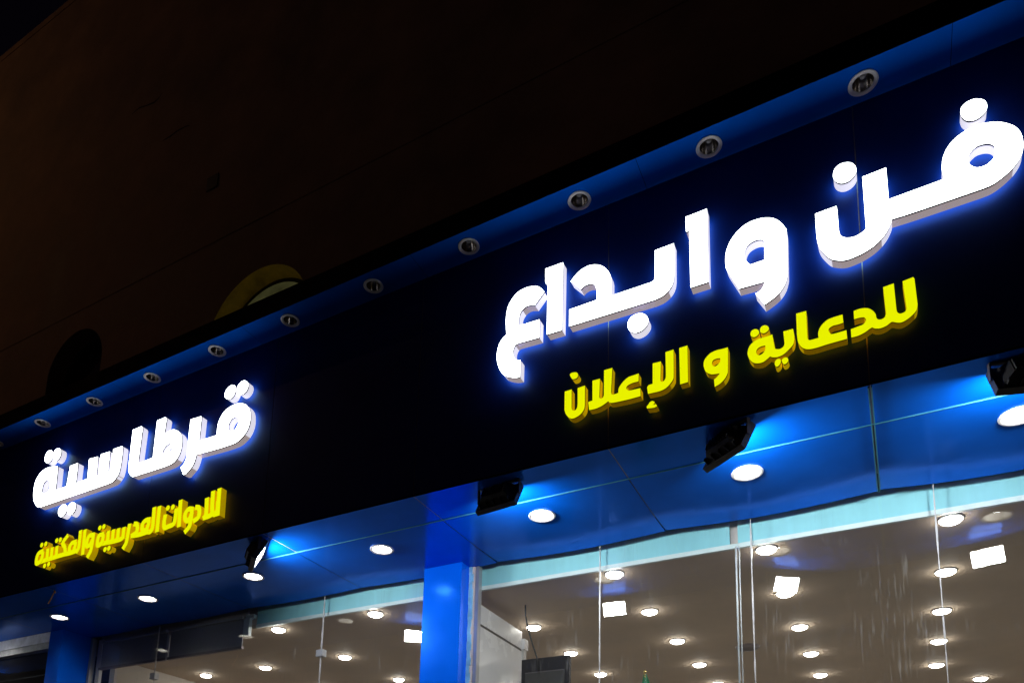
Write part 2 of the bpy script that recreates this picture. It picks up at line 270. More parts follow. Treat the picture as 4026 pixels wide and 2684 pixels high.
# ------------------------------------------------------------------ outlines of the sign letters, in millimetres on the face plane (x, z); a third item marks a corner
GLYPHS = {
 'fa_nun': {'y':-0.1,'o':[(-272,5446,1),(-161,5448,1),(-158,5414),(-157,5344),(-156,5288),(-150,5255),(-136,5234),(-110,5218),(-74,5213),(-41,5223),(-20,5237,1),(-22,5577,1),(96,5581,1),(98,5375,1),(362,5382,1),(355,5428),(356,5467),(363,5513),(382,5559),(412,5597),(454,5623),(502,5637),(557,5635),(610,5616),(653,5585),(688,5544),(707,5497),(712,5448),(708,5397),(696,5360),(671,5322),(639,5292),(600,5266),(561,5250),(522,5246,1),(220,5242),(106,5244,1),(100,5222),(81,5183),(51,5145),(14,5116),(-31,5096),(-80,5085),(-129,5083),(-169,5097),(-206,5123),(-237,5171),(-258,5217),(-268,5266),(-271,5324)],'h':[[(475,5453),(480,5478),(497,5499),(521,5512),(552,5509),(578,5494),(592,5471),(593,5443),(588,5414),(575,5396),(551,5380),(524,5379),(505,5385),(487,5403),(476,5425)]],'d':[[(460,5766),(469,5789),(490,5803),(518,5807),(545,5796),(567,5776),(577,5748),(575,5718),(561,5695),(537,5680),(513,5677),(486,5689),(468,5714),(461,5740)],[(-168,5663),(-157,5696),(-133,5713),(-104,5712),(-75,5697),(-56,5669),(-50,5636),(-58,5610),(-80,5588),(-106,5581),(-130,5586),(-153,5606),(-166,5634)]]},
 'waw': {'y':-0.1,'o':[(-703,5119,1),(-766,5265),(-775,5307),(-776,5361),(-767,5411),(-745,5462),(-712,5503),(-670,5534),(-621,5548),(-567,5545),(-520,5529),(-486,5505),(-457,5468),(-437,5428),(-428,5400),(-429,5304,1),(-433,5113,1),(-438,5089),(-448,5057),(-468,5023),(-494,4997),(-525,4978),(-564,4960,1),(-612,5051,1),(-591,5057),(-569,5077),(-556,5111,1)],'h':[[(-551,5384,1),(-555,5256,1),(-636,5255,1),(-655,5285),(-665,5316),(-665,5354),(-652,5386),(-629,5403),(-598,5409),(-570,5402)]],'d':[]},
 'alif': {'y':-0.1,'o':[(-1010,5749,1),(-879,5751,1),(-879,5234,1),(-987,5235,1),(-989,5641,1),(-1008,5642,1)],'h':[],'d':[]},
 'ba_dal': {'y':-0.1,'o':[(-1789,5247,1),(-1789,5373,1),(-1597,5375,1),(-1597,5452,1),(-1609,5490),(-1633,5511),(-1663,5517),(-1691,5511),(-1709,5497,1),(-1782,5585,1),(-1747,5622),(-1703,5647),(-1654,5656),(-1604,5644),(-1561,5617),(-1528,5577),(-1507,5534),(-1498,5495,1),(-1498,5369,1),(-1231,5367,1),(-1213,5376),(-1208,5397,1),(-1206,5589,1),(-1086,5590,1),(-1088,5358,1),(-1093,5321),(-1108,5285),(-1135,5257),(-1170,5239),(-1214,5233,1)],'h':[],'d':[[(-1388,5111),(-1384,5138),(-1366,5163),(-1336,5174),(-1300,5169),(-1273,5149),(-1256,5118),(-1256,5087),(-1271,5062),(-1296,5046),(-1331,5042),(-1361,5057),(-1379,5080)]]},
 'alif_two': {'y':-0.1,'o':[(-1971,5758,1),(-1840,5755,1),(-1842,5238,1),(-1951,5242,1),(-1951,5624,1),(-1968,5646,1)],'h':[],'d':[]},
 'ain': {'y':-0.1,'o':[(-1976,5580,1),(-2046,5502,1),(-2086,5516),(-2119,5514),(-2146,5496),(-2164,5461),(-2169,5383,1),(-2007,5376,1),(-2008,5239,1),(-2173,5248,1),(-2193,5238),(-2206,5205),(-2203,5167),(-2191,5139),(-2173,5118,1),(-2146,5111,1),(-2147,4982,1),(-2187,4989),(-2227,5007),(-2265,5031),(-2297,5075),(-2319,5129),(-2330,5187),(-2327,5248),(-2311,5298),(-2284,5331),(-2259,5346,1),(-2264,5406),(-2266,5484),(-2253,5563),(-2223,5615),(-2177,5653),(-2116,5665),(-2049,5652),(-2008,5625)],'h':[],'d':[]},
 'lam_lam_dal': {'y':-0.085,'o':[(-125,4655,1),(-87,4660),(-67,4663),(-54,4674),(-49,4688),(-57,4706,1),(-79,4711),(-106,4711,1),(-106,4762,1),(-76,4765),(-48,4759),(-30,4749),(-12,4728),(-1,4704),(1,4684),(9,4669),(24,4664),(40,4670),(48,4690,1),(43,4855,1),(94,4859,1),(98,4696,1),(101,4680),(111,4668),(124,4666),(138,4671),(145,4686,1),(138,4805,1),(136,4856,1),(186,4862,1),(191,4851,1),(196,4710),(196,4687),(189,4659),(173,4641),(148,4623),(121,4613),(100,4617),(77,4630,1),(68,4630),(46,4617),(18,4612),(-6,4618),(-22,4631,1),(-36,4625),(-58,4613),(-90,4604),(-125,4604,1)],'h':[],'d':[]},
 'ain_alif': {'y':-0.085,'o':[(-398,4851,1),(-345,4849,1),(-345,4674,1),(-340,4663),(-329,4658),(-288,4658,1),(-289,4686),(-282,4712),(-266,4735),(-239,4754),(-210,4759),(-181,4760),(-162,4760,1),(-160,4709,1),(-187,4707),(-212,4708),(-230,4700),(-236,4688),(-230,4670),(-216,4657),(-147,4657,1),(-146,4604,1),(-243,4603),(-301,4600),(-341,4604),(-367,4618),(-384,4640),(-395,4670),(-399,4716,1)],'h':[],'d':[]},
 'ya_ta': {'y':-0.085,'o':[(-530,4763,1),(-523,4701),(-518,4665,1),(-504,4658),(-490,4656),(-473,4664),(-466,4682,1),(-470,4761,1),(-418,4760,1),(-413,4713),(-415,4681),(-422,4659),(-447,4635),(-475,4615),(-506,4609),(-533,4616),(-546,4626,1),(-561,4615),(-585,4602),(-613,4603),(-638,4615),(-658,4642),(-668,4675),(-667,4700),(-658,4726),(-641,4745),(-612,4758),(-581,4760),(-549,4760)],'h':[[(-570,4705,1),(-571,4680),(-582,4661),(-601,4652),(-617,4662),(-620,4684),(-611,4699),(-593,4706)]],'d':[[(-649,4809),(-642,4825),(-624,4830),(-607,4819),(-601,4798),(-612,4783),(-629,4779),(-645,4790)],[(-596,4816),(-587,4833),(-569,4836),(-552,4823),(-547,4803),(-559,4790),(-576,4786),(-592,4797)],[(-523,4570),(-518,4589),(-504,4596),(-491,4588),(-491,4568),(-501,4553),(-515,4549)],[(-483,4569),(-483,4585),(-469,4593),(-454,4586),(-450,4567),(-460,4554),(-474,4552)]]},
 'waw_yellow': {'y':-0.085,'o':[(-779,4762,1),(-779,4719),(-782,4619),(-785,4591),(-801,4562),(-827,4539),(-860,4526,1),(-863,4575,1),(-848,4585),(-833,4600),(-829,4606,1),(-858,4610),(-880,4616),(-906,4637),(-917,4662),(-922,4694),(-916,4722),(-900,4742),(-877,4758),(-844,4764),(-811,4762)],'h':[[(-825,4705,1),(-825,4684),(-839,4667),(-857,4660),(-870,4673),(-872,4691),(-864,4705),(-845,4709)]],'d':[]},
 'alif_yellow': {'y':-0.085,'o':[(-1066,4853,1),(-1016,4854,1),(-1016,4606,1),(-1064,4605,1)],'h':[],'d':[]},
 'lam_alif': {'y':-0.085,'o':[(-1232,4801,1),(-1180,4798,1),(-1184,4672,1),(-1179,4658),(-1163,4659),(-1152,4676),(-1150,4701,1),(-1151,4853,1),(-1101,4854,1),(-1102,4686),(-1106,4653),(-1124,4628),(-1152,4606),(-1187,4597),(-1227,4598),(-1263,4600,1),(-1268,4645,1),(-1259,4658),(-1233,4661,1)],'h':[],'d':[]},
 'hamza': {'y':-0.085,'o':[(-1272,4515,1),(-1261,4527),(-1252,4540,1),(-1236,4543),(-1222,4533,1),(-1225,4521),(-1236,4516,1),(-1212,4513,1),(-1207,4499,1),(-1228,4495),(-1270,4502,1)],'h':[],'d':[]},
 'lam_alif_ain': {'y':-0.085,'o':[(-1549,4854,1),(-1494,4853,1),(-1502,4685,1),(-1496,4665),(-1477,4662),(-1454,4664,1),(-1452,4692),(-1439,4715),(-1418,4736),(-1389,4754),(-1356,4757),(-1321,4759,1),(-1323,4705,1),(-1356,4706),(-1381,4702),(-1397,4694),(-1402,4681),(-1393,4666),(-1379,4658),(-1311,4654,1),(-1310,4599,1),(-1393,4599),(-1498,4607),(-1521,4625,1),(-1540,4615),(-1566,4604),(-1604,4597),(-1649,4599,1),(-1656,4658,1),(-1627,4661,1),(-1628,4803,1),(-1577,4802,1),(-1581,4672,1),(-1574,4659),(-1557,4661),(-1550,4676,1)],'h':[],'d':[]},
 'nun_yellow': {'y':-0.085,'o':[(-1821,4783,1),(-1772,4784,1),(-1771,4650,1),(-1764,4632),(-1748,4625),(-1733,4639),(-1729,4670,1),(-1730,4781,1),(-1679,4784,1),(-1679,4646,1),(-1684,4616),(-1704,4590),(-1734,4575),(-1765,4571),(-1788,4584),(-1810,4615),(-1821,4650,1)],'h':[],'d':[[(-1785,4900),(-1764,4905),(-1738,4897),(-1728,4875),(-1737,4857),(-1764,4856),(-1778,4875)]]},
 'qaf_ra': {'y':-0.1,'o':[(-5458,5585,1),(-5320,5577,1),(-5319,5539),(-5321,5337,1),(-5096,5332,1),(-5098,5383),(-5093,5443),(-5070,5497),(-5025,5545),(-4952,5571),(-4877,5575),(-4817,5559),(-4764,5527),(-4721,5471),(-4705,5408),(-4706,5343),(-4728,5283),(-4771,5236),(-4833,5203),(-4898,5194),(-5040,5194),(-5336,5206,1),(-5351,5152),(-5376,5104),(-5448,5046,1),(-5480,5048,1),(-5525,5130,1),(-5490,5152),(-5465,5201),(-5461,5268),(-5463,5413,1)],'h':[[(-4963,5387),(-4954,5418),(-4928,5444),(-4883,5451),(-4847,5428),(-4839,5392),(-4851,5356),(-4876,5327),(-4913,5321),(-4949,5340)]],'d':[[(-5046,5707),(-5037,5745),(-5006,5773),(-4964,5779),(-4928,5760),(-4915,5722),(-4927,5678),(-4957,5650),(-4995,5651),(-5032,5676)],[(-4897,5714),(-4889,5752),(-4859,5776),(-4817,5779),(-4777,5751),(-4764,5710),(-4780,5672),(-4811,5651),(-4848,5652),(-4881,5678)]]},
 'tah_alif': {'y':-0.1,'o':[(-6269,5701,1),(-6143,5704,1),(-6128,5681,1),(-6136,5350,1),(-6123,5325),(-6091,5319),(-5926,5326,1),(-5926,5561,1),(-5924,5703,1),(-5811,5707,1),(-5795,5684,1),(-5805,5535,1),(-5744,5544),(-5685,5546),(-5630,5521),(-5586,5485),(-5557,5438),(-5546,5382),(-5549,5315),(-5572,5254),(-5617,5212),(-5673,5195),(-5763,5190,1),(-6160,5192,1),(-6196,5198),(-6232,5229),(-6260,5271),(-6268,5338,1)],'h':[[(-5804,5329,1),(-5799,5365),(-5774,5395),(-5737,5412),(-5705,5413),(-5675,5387),(-5666,5350),(-5672,5325,1)]],'d':[]},
 'sin_ya_ta': {'y':-0.1,'o':[(-6902,5554,1),(-6765,5545,1),(-6752,5337,1),(-6708,5337,1),(-6719,5560,1),(-6584,5554,1),(-6578,5344,1),(-6524,5342,1),(-6532,5566,1),(-6405,5566,1),(-6392,5534),(-6390,5407),(-6403,5295),(-6429,5255),(-6479,5215),(-6559,5205,1),(-7615,5195,1),(-7663,5201),(-7719,5239),(-7767,5302),(-7791,5388),(-7792,5482),(-7767,5546),(-7712,5602),(-7632,5626),(-7538,5625),(-7421,5600,1),(-7407,5332,1),(-7221,5334,1),(-7206,5553,1),(-7081,5554,1),(-7076,5333,1),(-6888,5339,1)],'h':[[(-7574,5485),(-7627,5469),(-7647,5424),(-7646,5374),(-7619,5344),(-7570,5336),(-7527,5354),(-7509,5399),(-7519,5451)]],'d':[[(-7673,5752),(-7664,5797),(-7627,5826),(-7578,5820),(-7546,5787),(-7542,5735),(-7570,5692),(-7616,5685),(-7660,5715)],[(-7530,5745),(-7517,5798),(-7465,5816),(-7411,5786),(-7401,5731),(-7433,5683),(-7483,5677),(-7519,5705)],[(-7305,5075),(-7293,5114),(-7253,5137),(-7202,5131),(-7172,5100),(-7173,5053),(-7210,5013),(-7254,5010),(-7291,5036)],[(-7149,5072),(-7137,5114),(-7091,5131),(-7043,5111),(-7026,5075),(-7036,5030),(-7078,4998),(-7125,5013)]]},
}
SMALL = {
 'first alif': {'s':[[(-5013,4806),(-5006,4572)]],'d':[]},
 'lam alif': {'s':[[(-5089,4799),(-5081,4650),(-5063,4594),(-5033,4584),(-5014,4620),(-5016,4692)],[(-5157,4749),(-5149,4608),(-5171,4577)],[(-5169,4578),(-5106,4581),(-5060,4594)]],'d':[]},
 'dal': {'s':[[(-5287,4698),(-5253,4687),(-5237,4647),(-5246,4596),(-5294,4575)]],'d':[]},
 'waw': {'s':[[(-5335,4692),(-5380,4701),(-5414,4672),(-5416,4627),(-5386,4592),(-5356,4606),(-5334,4651)],[(-5335,4692),(-5336,4586),(-5350,4528),(-5394,4492)]],'d':[]},
 'alif': {'s':[[(-5496,4803),(-5484,4565)]],'d':[]},
 'ta': {'s':[[(-5682,4703),(-5689,4637),(-5673,4586),(-5619,4588),(-5559,4598),(-5544,4649),(-5542,4732)]],'d':[(-5655,4770),(-5589,4765)]},
 'article alif': {'s':[[(-5775,4804),(-5772,4574)]],'d':[]},
 'lam mim dal': {'s':[[(-5846,4809),(-5839,4634),(-5861,4587),(-5902,4589)],[(-5892,4708),(-5945,4710),(-5983,4684),(-5980,4628),(-5935,4610),(-5910,4639),(-5896,4700)],[(-6118,4593),(-6003,4585),(-5897,4590)],[(-6100,4705),(-6065,4694),(-6048,4645),(-6067,4611),(-6121,4593)]],'d':[]},
 'ra': {'s':[[(-6172,4712),(-6181,4607),(-6190,4538),(-6223,4492)]],'d':[]},
 'sin ya ta': {'s':[[(-6609,4597),(-6509,4595),(-6376,4589),(-6273,4591),(-6243,4609)],[(-6247,4693),(-6247,4596)],[(-6326,4697),(-6323,4594)],[(-6399,4699),(-6397,4591)],[(-6472,4699),(-6466,4589)],[(-6544,4691),(-6604,4688),(-6619,4652),(-6615,4593),(-6572,4590),(-6546,4624),(-6541,4691)]],'d':[(-6611,4768),(-6551,4770),(-6490,4526),(-6434,4528)]},
 'second waw': {'s':[[(-6702,4717),(-6767,4715),(-6788,4670),(-6785,4617),(-6741,4617),(-6713,4655)],[(-6699,4717),(-6704,4610),(-6714,4548),(-6748,4500)]],'d':[]},
 'second alif': {'s':[[(-6843,4787),(-6833,4545)]],'d':[]},
 'lam mim kaf': {'s':[[(-6914,4793),(-6909,4633),(-6937,4583)],[(-6970,4694),(-7029,4690),(-7059,4651),(-7044,4598),(-6995,4597),(-6974,4640),(-6966,4693)],[(-7572,4575),(-7447,4584),(-7291,4589),(-7138,4592),(-7024,4589),(-6924,4596)],[(-7115,4782),(-7179,4721),(-7138,4670),(-7114,4606)],[(-7266,4694),(-7260,4592)],[(-7344,4693),(-7338,4590)],[(-7415,4693),(-7408,4587)],[(-7498,4693),(-7563,4679),(-7586,4639),(-7581,4577),(-7532,4576),(-7497,4613),(-7493,4690)]],'d':[(-7533,4764),(-7465,4764),(-7285,4766),(-7226,4763),(-7434,4523),(-7368,4530)]},
}

# ------------------------------------------------------------------ dimensions (metres)
PW, X0 = 1.49835, -0.052          # cladding panel width and the joint nearest the middle
ZS, ZH, ZT = 4.346, 6.169, 6.342   # soffit, hood underside, hood top
HOOD = 0.265                      # how far the hood stands out
XL, XR = X0 - 9 * PW, X0 + 3 * PW
JOINTS = [X0 + i * PW for i in range(-9, 4)]

# ------------------------------------------------------------------ ground
MB().box(-60, 60, -7.0, 12, -.3, 0).build('pavement', M['paving']); tag(bpy.data.objects['pavement'], kind='structure')
tag(MB().box(-60, 60, -7.18, -7.004, -.3, .01).build('kerb', M['kerb']), kind='structure')
tag(MB().box(-400, 400, -400, -7.184, -.4, -.13).build('road', M['asphalt']), kind='structure')
tag(MB().box(-400, 400, 12.004, 400, -.4, -.02).build('ground', M['asphalt']), kind='structure')

# ------------------------------------------------------------------ the building
B = thing('shop_building', 'dark rendered building with arched niches above a blue clad shopfront', 'building', (0, 0, 0))

def arch(cx, zc, r, zb, n=26): return [(cx - r, zb)] + [(cx + r * math.cos(a), zc + r * math.sin(a)) for a in [math.pi * (1 - i / n) for i in range(n + 1)]] + [(cx + r, zb)]
ARCHES = [(-5.185, 6.70, .645, 6.38, True), (-8.05, 7.16, .50, 6.40, False)]
YW = .30
wall = MB().poly([[(XL, 6.20), (XR, 6.20), (XR, 13.06), (XL, 13.06)]] + [arch(c, z, r, b)[::-1] for c, z, r, b, _ in ARCHES], lambda x, z: (x, YW, z))
wall.box(XL, XL + .2, YW + .02, 10.5, 4.6, 13.06); wall.box(XR - .2, XR, YW + .02, 10.5, 4.6, 13.06); wall.box(XL + .2, XR - .2, 10.3, 10.5, 4.6, 13.06)
wall.build('upper_wall', M['wall'], B)
MB().box(XL, XR, YW + .9, 10.3, 12.6, 12.7).build('roof', M['wall'], B)
MB().box(XL - .04, XR + .04, YW - .006, YW + .28, 13.062, 13.17).build('coping', M['wall'], B)
MB().box(XL, XR, YW - .005, YW - .002, 7.93, 8.02).build('string_course', M['wall'], B)
MB().box(-6.08, -5.92, YW - .012, YW - .002, 8.62, 8.78).build('vent', M['black'], B)
for P in ([(-7.57, 10.39), (-7.44, 10.41), (-7.30, 10.37), (-7.17, 10.34), (-7.09, 10.36), (-7.04, 10.41)], [(-6.93, 9.69), (-6.80, 9.685), (-6.70, 9.70), (-6.56, 9.69), (-6.48, 9.667)]):
    ck = MB(); W_ = [.004] + [random.uniform(.008, .016) for _ in P[1:-1]] + [.003]
    for (x, z), w in zip(P, W_): ck.v += [Vector((x, YW - .0015, z + w)), Vector((x, YW - .0015, z - w))]
    for i in range(len(P) - 1): ck.face((2 * i, 2 * i + 1, 2 * i + 3, 2 * i + 2))
    ck.build('crack', M['crack'], B)
for c, z, r, b, lit in ARCHES:
    pts = arch(c, z, r, b); d = .22
    nm = MB(); k = len(nm.v)
    for (x, zz) in pts: nm.v += [Vector((x, YW + .001, zz)), Vector((x, YW + d, zz))]
    for i in range(len(pts) - 1): nm.face((k + 2 * i, k + 2 * i + 1, k + 2 * i + 3, k + 2 * i + 2), 0, True)
    nm.box(c - r, c + r, YW + .001, YW + d, b - .06, b - .001)
    nic = nm.build('arched_niche', M['niche'] if lit else M['wall'], B)
    fr = MB().poly([arch(c, z, r - .003, b), arch(c, z, r - .045, b + .04)[::-1]], lambda x, zz: (x, YW + d - .03, zz))
    fr.build('frame', M['nicheframe'], nic)
    if lit: MB().tube([(c - .45, YW + .09, b + .05), (c + .45, YW + .09, b + .05)], .012).build('added_niche_tube', M['added_niche_light'], nic)  # tube added out of sight to brighten the niche
    MB().poly([arch(c, z, r - .002, b)], lambda x, zz: (x, YW + d - .002, zz)).build('pane', M['litpane'] if lit else M['darkpane'], nic)

# hood: underside with lamp holes, front edge, top
HL = [(0.012 - .8634 * i, -.127) for i in range(-4, 15)]
HL = [p for p in HL if XL + .3 < p[0] < XR - .3]
HJ = [XL] + [x for x in (.012 + .4317 - 1.7268 * k for k in range(9, -3, -1)) if XL + .2 < x < XR - .2] + [XR]
for a, b in zip(HJ[:-1], HJ[1:]):
    h = MB(); a_, b_ = a + .0015, b - .0015
    holes = [circle(x, y, .062) for x, y in HL if a + .07 < x < b - .07]
    h.poly([[(a_, -HOOD), (b_, -HOOD), (b_, -.002), (a_, -.002)]] + [c[::-1] for c in holes], lambda x, y: (x, y, ZH))
    h.build('hood_panel', M['acp'], B)
MB().box(XL, XR, -HOOD - .004, -HOOD, ZH - .006, ZT).build('hood_edge', M['hoodfront'], B)
MB().box(XL, XR, -HOOD, YW - .002, ZT - .004, ZT + .006).build('hood_top', M['hoodfront'], B)

# fascia
MB().box(XL, XR, .012, .03, ZS + .01, ZH + .1).build('fascia_backing', M['backing'], B)
for i, (a, b) in enumerate(zip(JOINTS[:-1], JOINTS[1:])):
    MB().box(a + .003, b - .003, 0, .008, ZS, ZH).build('fascia_panel', M['fascia'], B)
for x in JOINTS[1:-1]: MB().box(x - .0028, x + .0028, .003, .0115, ZS + .002, ZH - .002).build('fascia_sealant', M['seal'], B)
MB().box(XL, XR, -.004, -.0005, ZS - .004, ZS + .010).build('fascia_drip_edge', M['hoodfront'], B)

# soffit: two rows of panels with a joint between; the rear row sags between its fixings
YJ, YB, YF = .431, 1.385, .85
DL = [(-.8126 - PW * i, .684) for i in range(-2, 7)]
for i, (a, b) in enumerate(zip(JOINTS[:-1], JOINTS[1:])):
    g = .004
    MB().box(a + g, b - g, .004, YJ - .004, ZS, ZS + .008).build('soffit_panel', M['acp'], B)
    s = MB()
    holes = [circle(x, y, .084) for x, y in DL if a < x < b]
    z = ZS - .004
    s.poly([[(a + g, YJ + .003), (b - g, YJ + .003), (b - g, YF), (a + g, YF)]] + [c[::-1] for c in holes], lambda x, y: (x, y, z))
    nx, ny = 18, 8; k = len(s.v)
    amp = {9: (.046, .030), 8: (.030, .021), 7: (.026, .016)}.get(i, (.016, .008)) if i < 10 else (.03, .02)
    for yy in range(ny + 1):
        for xx in range(nx + 1):
            u, v = xx / nx, yy / ny
            s.v.append(Vector((a + g + (b - a - 2 * g) * u, YF + (YB - YF) * v, z + v * v * (amp[1] - amp[0] * math.sin(math.pi * u)))))
    for yy in range(ny):
        for xx in range(nx):
            q = k + yy * (nx + 1) + xx; s.face((q, q + nx + 1, q + nx + 2, q + 1), 0, True)
    # folded rear edge
    k2 = len(s.v)
    for xx in range(nx + 1):
        p = s.v[k + ny * (nx + 1) + xx]; s.v += [Vector((p.x, p.y + .001, p.z)), Vector((p.x, p.y + .001, p.z + .03))]
    for xx in range(nx): s.face((k2 + 2 * xx, k2 + 2 * xx + 1, k2 + 2 * xx + 3, k2 + 2 * xx + 2), 0)
    s.build('soffit_panel', M['acp'], B)
MB().box(XL, XR, YJ - .0035, YJ + .0022, ZS - .0062, ZS + .006).build('soffit_joint_trim', M['joint'], B)
MB().box(XL, XR, .03, 1.49, ZS + .09, ZS + .12).build('soffit_light_block', M['backing'], B)  # unseen board added above the soffit to block light
for x in JOINTS[1:-1]: MB().box(x - .0036, x + .0036, .006, YB - .3, ZS + .001, ZS + .006).build('soffit_sealant', M['seal'], B)
sj = MB()
for x in (JOINTS[9],): sj.box(x - .011, x - .004, .008, YB - .04, ZS - .014, ZS - .005).box(x + .004, x + .011, .008, YB - .04, ZS - .014, ZS - .005)
sj.build('raised_joint_trim', M['joint'], B)

# pillars
for (xa, xb, ya) in ((-3.708, -3.316, 1.215), (-8.953, -8.706, 1.00)):
    MB().box(xa, xb, ya, 1.462, 0, ZS - .0055).build('pillar', M['pillar'], B)

# rooms behind the glass
ZC = 4.165
MB().box(-8.70, XR - .2, 1.52, 10.3, ZC, ZC + .05).build('room_ceiling', M['ceiling'], B)
rw = MB(); rw.box(-8.70, XR - .2, 10.2, 10.3, 0.004, ZC - .001); rw.box(XR - .3, XR - .2, 1.52, 10.199, 0.004, ZC - .001); rw.box(-8.80, -8.702, 1.76, 10.199, .004, ZC + .3)
rw.box(-3.46, -3.38, 2.9, 4.0, .004, 2.6)
rw.build('room_wall', M['room_wall'], B)
MB().box(-8.70, XR - .3, 1.42, 10.19, .001, .004).build('room_floor', M['room_floor'], B)
# bulkheads above the ceiling edge, just inside the glass
for (xa, xb, mk) in ((-3.285, -1.085, 'bulkhead'), (-1.025, XR - .31, 'bulkhead'), (-6.03, -3.72, 'bulkhead')):
    bk = MB().box(xa, xb, 1.50, 1.515, ZC + .034, ZS + .085).build('bulkhead', M[mk], B)
    MB().box(xa - (0.0 if xa != -1.025 else .03), xb + (.03 if xb == -1.085 else 0), 1.490, 1.519, ZC - .004, ZC + .033).build('edge_strip', M['white_strip'], bk)
MB().box(-1.084, -1.026, 1.53, 1.56, ZC + .002, ZS + .085).build('service_slot', M['headbox'], B)
MB().box(-8.70, -6.035, 1.522, 1.56, ZC + .052, ZS + .085).build('lintel_board', M['headbox'], B)

# neighbour bay at the far left
nb = MB().box(XL, -8.957, 1.00, 1.10, 4.215, ZS - .006).build('neighbour_lintel', M['lintel'], B)
MB().box(XL, -8.957, 1.01, 1.10, 4.135, 4.2145).build('lower_board', M['lintel_low'], nb)
nr = MB().box(XL, -8.96, 1.2, 6, 4.16, 4.20); nr.box(XL, -8.96, 6, 6.1, 0, 4.16); nr.box(XL - .1, XL, 1.1, 6.1, 0, 4.3)
nr.build('neighbour_room', M['dark_room'], B)
nbm = MB()
for y in (1.7, 2.5, 3.3, 4.1): nbm.box(XL, -8.96, y, y + .12, 4.07, 4.158)
nbm.build('neighbour_beam', M['beam'], B)
# lower shopfront outside the frame: wall between glass and floor
MB().box(-8.70, XR - .2, 1.36, 1.44, .004, .12).build('glazing_sill', M['alu'], B)

# ------------------------------------------------------------------ glazing
def pane_set(name, label, xs, x_end, extra=()):
    t = thing(name, label, 'shop window', (xs[0], 1.40, 0.12))
    ed = xs + [x_end]
    for a, b in zip(ed[:-1], ed[1:]):
        g = MB(); g.v = [Vector((a + .003 - xs[0], 0, 0)), Vector((b - .003 - xs[0], 0, 0)), Vector((b - .003 - xs[0], 0, 4.29)), Vector((a + .003 - xs[0], 0, 4.29))]
        g.face((0, 1, 2, 3)); g.build('pane', M['glass'], t)
    for x in xs[1:]:
        s = MB(); n = 46
        rr = [random.uniform(.002, .0062) for _ in range(n + 1)]
        for i in range(n): # bead of silicone of uneven width
            z0, z1 = 4.28 * i / n, 4.28 * (i + 1) / n; k = len(s.v); w0, w1 = rr[i], rr[i + 1]; o0 = .0
            for (w, z) in ((w0, z0), (w1, z1)):
                s.v += [Vector((x - xs[0] - w, -.006, z)), Vector((x - xs[0] + w, -.006, z)), Vector((x - xs[0] + w, .006, z)), Vector((x - xs[0] - w, .006, z))]
            for q in ((0, 1, 5, 4), (1, 2, 6, 5), (2, 3, 7, 6), (3, 0, 4, 7)): s.face([k + j for j in q])
        s.build('silicone_bead', M['silicone'], t)
    return t
win = pane_set('shop_window', 'tall clear frameless shop glazing right of the bright blue pillar', [-3.22, -2.10, -.913, .272, 1.459, 2.646], XR - .31)
MB().box(-1.032 + 3.22, -1.020 + 3.22, .012, .022, 0, 4.02).box(-1.006 + 3.22, -.999 + 3.22, .012, .022, 0, 4.02).build('door_edge', M['alu'], win)
MB().box(-.040, -.004, -.03, .03, 0, 4.225).build('frame', M['alu'], win)
fm = MB(); n = 60
for i in range(n):
    z0, z1 = 4.22 * i / n, 4.22 * (i + 1) / n
    fm.box(-.094 + random.uniform(-.004, .004), -.056 + random.uniform(-.010, .006), -.050, -.040, z0, z1 - .0005)
fm.build('protective_film', M['film'], win)
MB().box(-.094, -.043, -.039, .02, 0, 4.222).build('frame_post', M['headbox'], win)
lwin = pane_set('shop_window', 'frameless shop glazing with metal patch fittings left of the bright blue pillar', [-8.66, -7.48, -5.014], -3.72)
for x in (-7.48, -5.014):
    f = MB().box(x + 8.66 - .043, x + 8.66 + .043, -.03, .03, 3.58, 3.65).build('patch_fitting', M['alu'], lwin)
MB().box(-.045, -.004, -.02, .04, 0, 4.21).build('frame', M['alu'], lwin)
MB().box(.0, .075, .06, .10, 0, 4.21).build('frame', M['cabinet'], lwin)
nw = thing('shop_window', 'dark unlit shop glazing at the far left under a pale lintel', 'shop window', (-12.0, 1.06, 0))
for a, b in ((-12.0, -10.42), (-10.42, -8.96)):
    g = MB(); g.v = [Vector((a + .003 + 12, 0, 0)), Vector((b - .003 + 12, 0, 0)), Vector((b - .003 + 12, 0, 4.13)), Vector((a + .003 + 12, 0, 4.13))]; g.face((0, 1, 2, 3)); g.build('pane', M['glass'], nw)
MB().box(1.574, 1.588, -.006, .006, 0, 4.13).build('silicone_bead', M['silicone'], nw)

# ------------------------------------------------------------------ downlights
def downlight_lit():
    t = thing('soffit_downlight', 'x', 'downlight', (0, 0, 0), 0, 'lit downlights along the blue soffit')
    MB().lathe([(.0835, .0), (.100, .0), (.104, -.006), (.099, -.012), (.086, -.009), (.0805, -.001)], 44).build('trim_ring', M['trim_white'], t)
    MB().lathe([(.0805, -.001), (.078, .030), (.066, .058)], 44).build('reflector', M['reflector_white'], t)
    m = MB(); m.poly([circle(0, 0, .066, 36)], lambda x, y: (x, y, .052)); m.build('lamp', M['lamp_out'], t)
    return t
LIT_LABELS = ['lit soffit downlight cut by the right edge of the photo', 'lit soffit downlight below the yellow letters, under the tilted second floodlight',
  'lit soffit downlight between the front-facing black floodlight and the glass', 'lit soffit downlight just left of the bright blue pillar',
  'lit soffit downlight directly beneath the glowing side-turned floodlight', 'lit soffit downlight above the charcoal blinds',
  'lit soffit downlight beside the dark left pillar, leftmost of the lit row']
proto = downlight_lit(); first = True
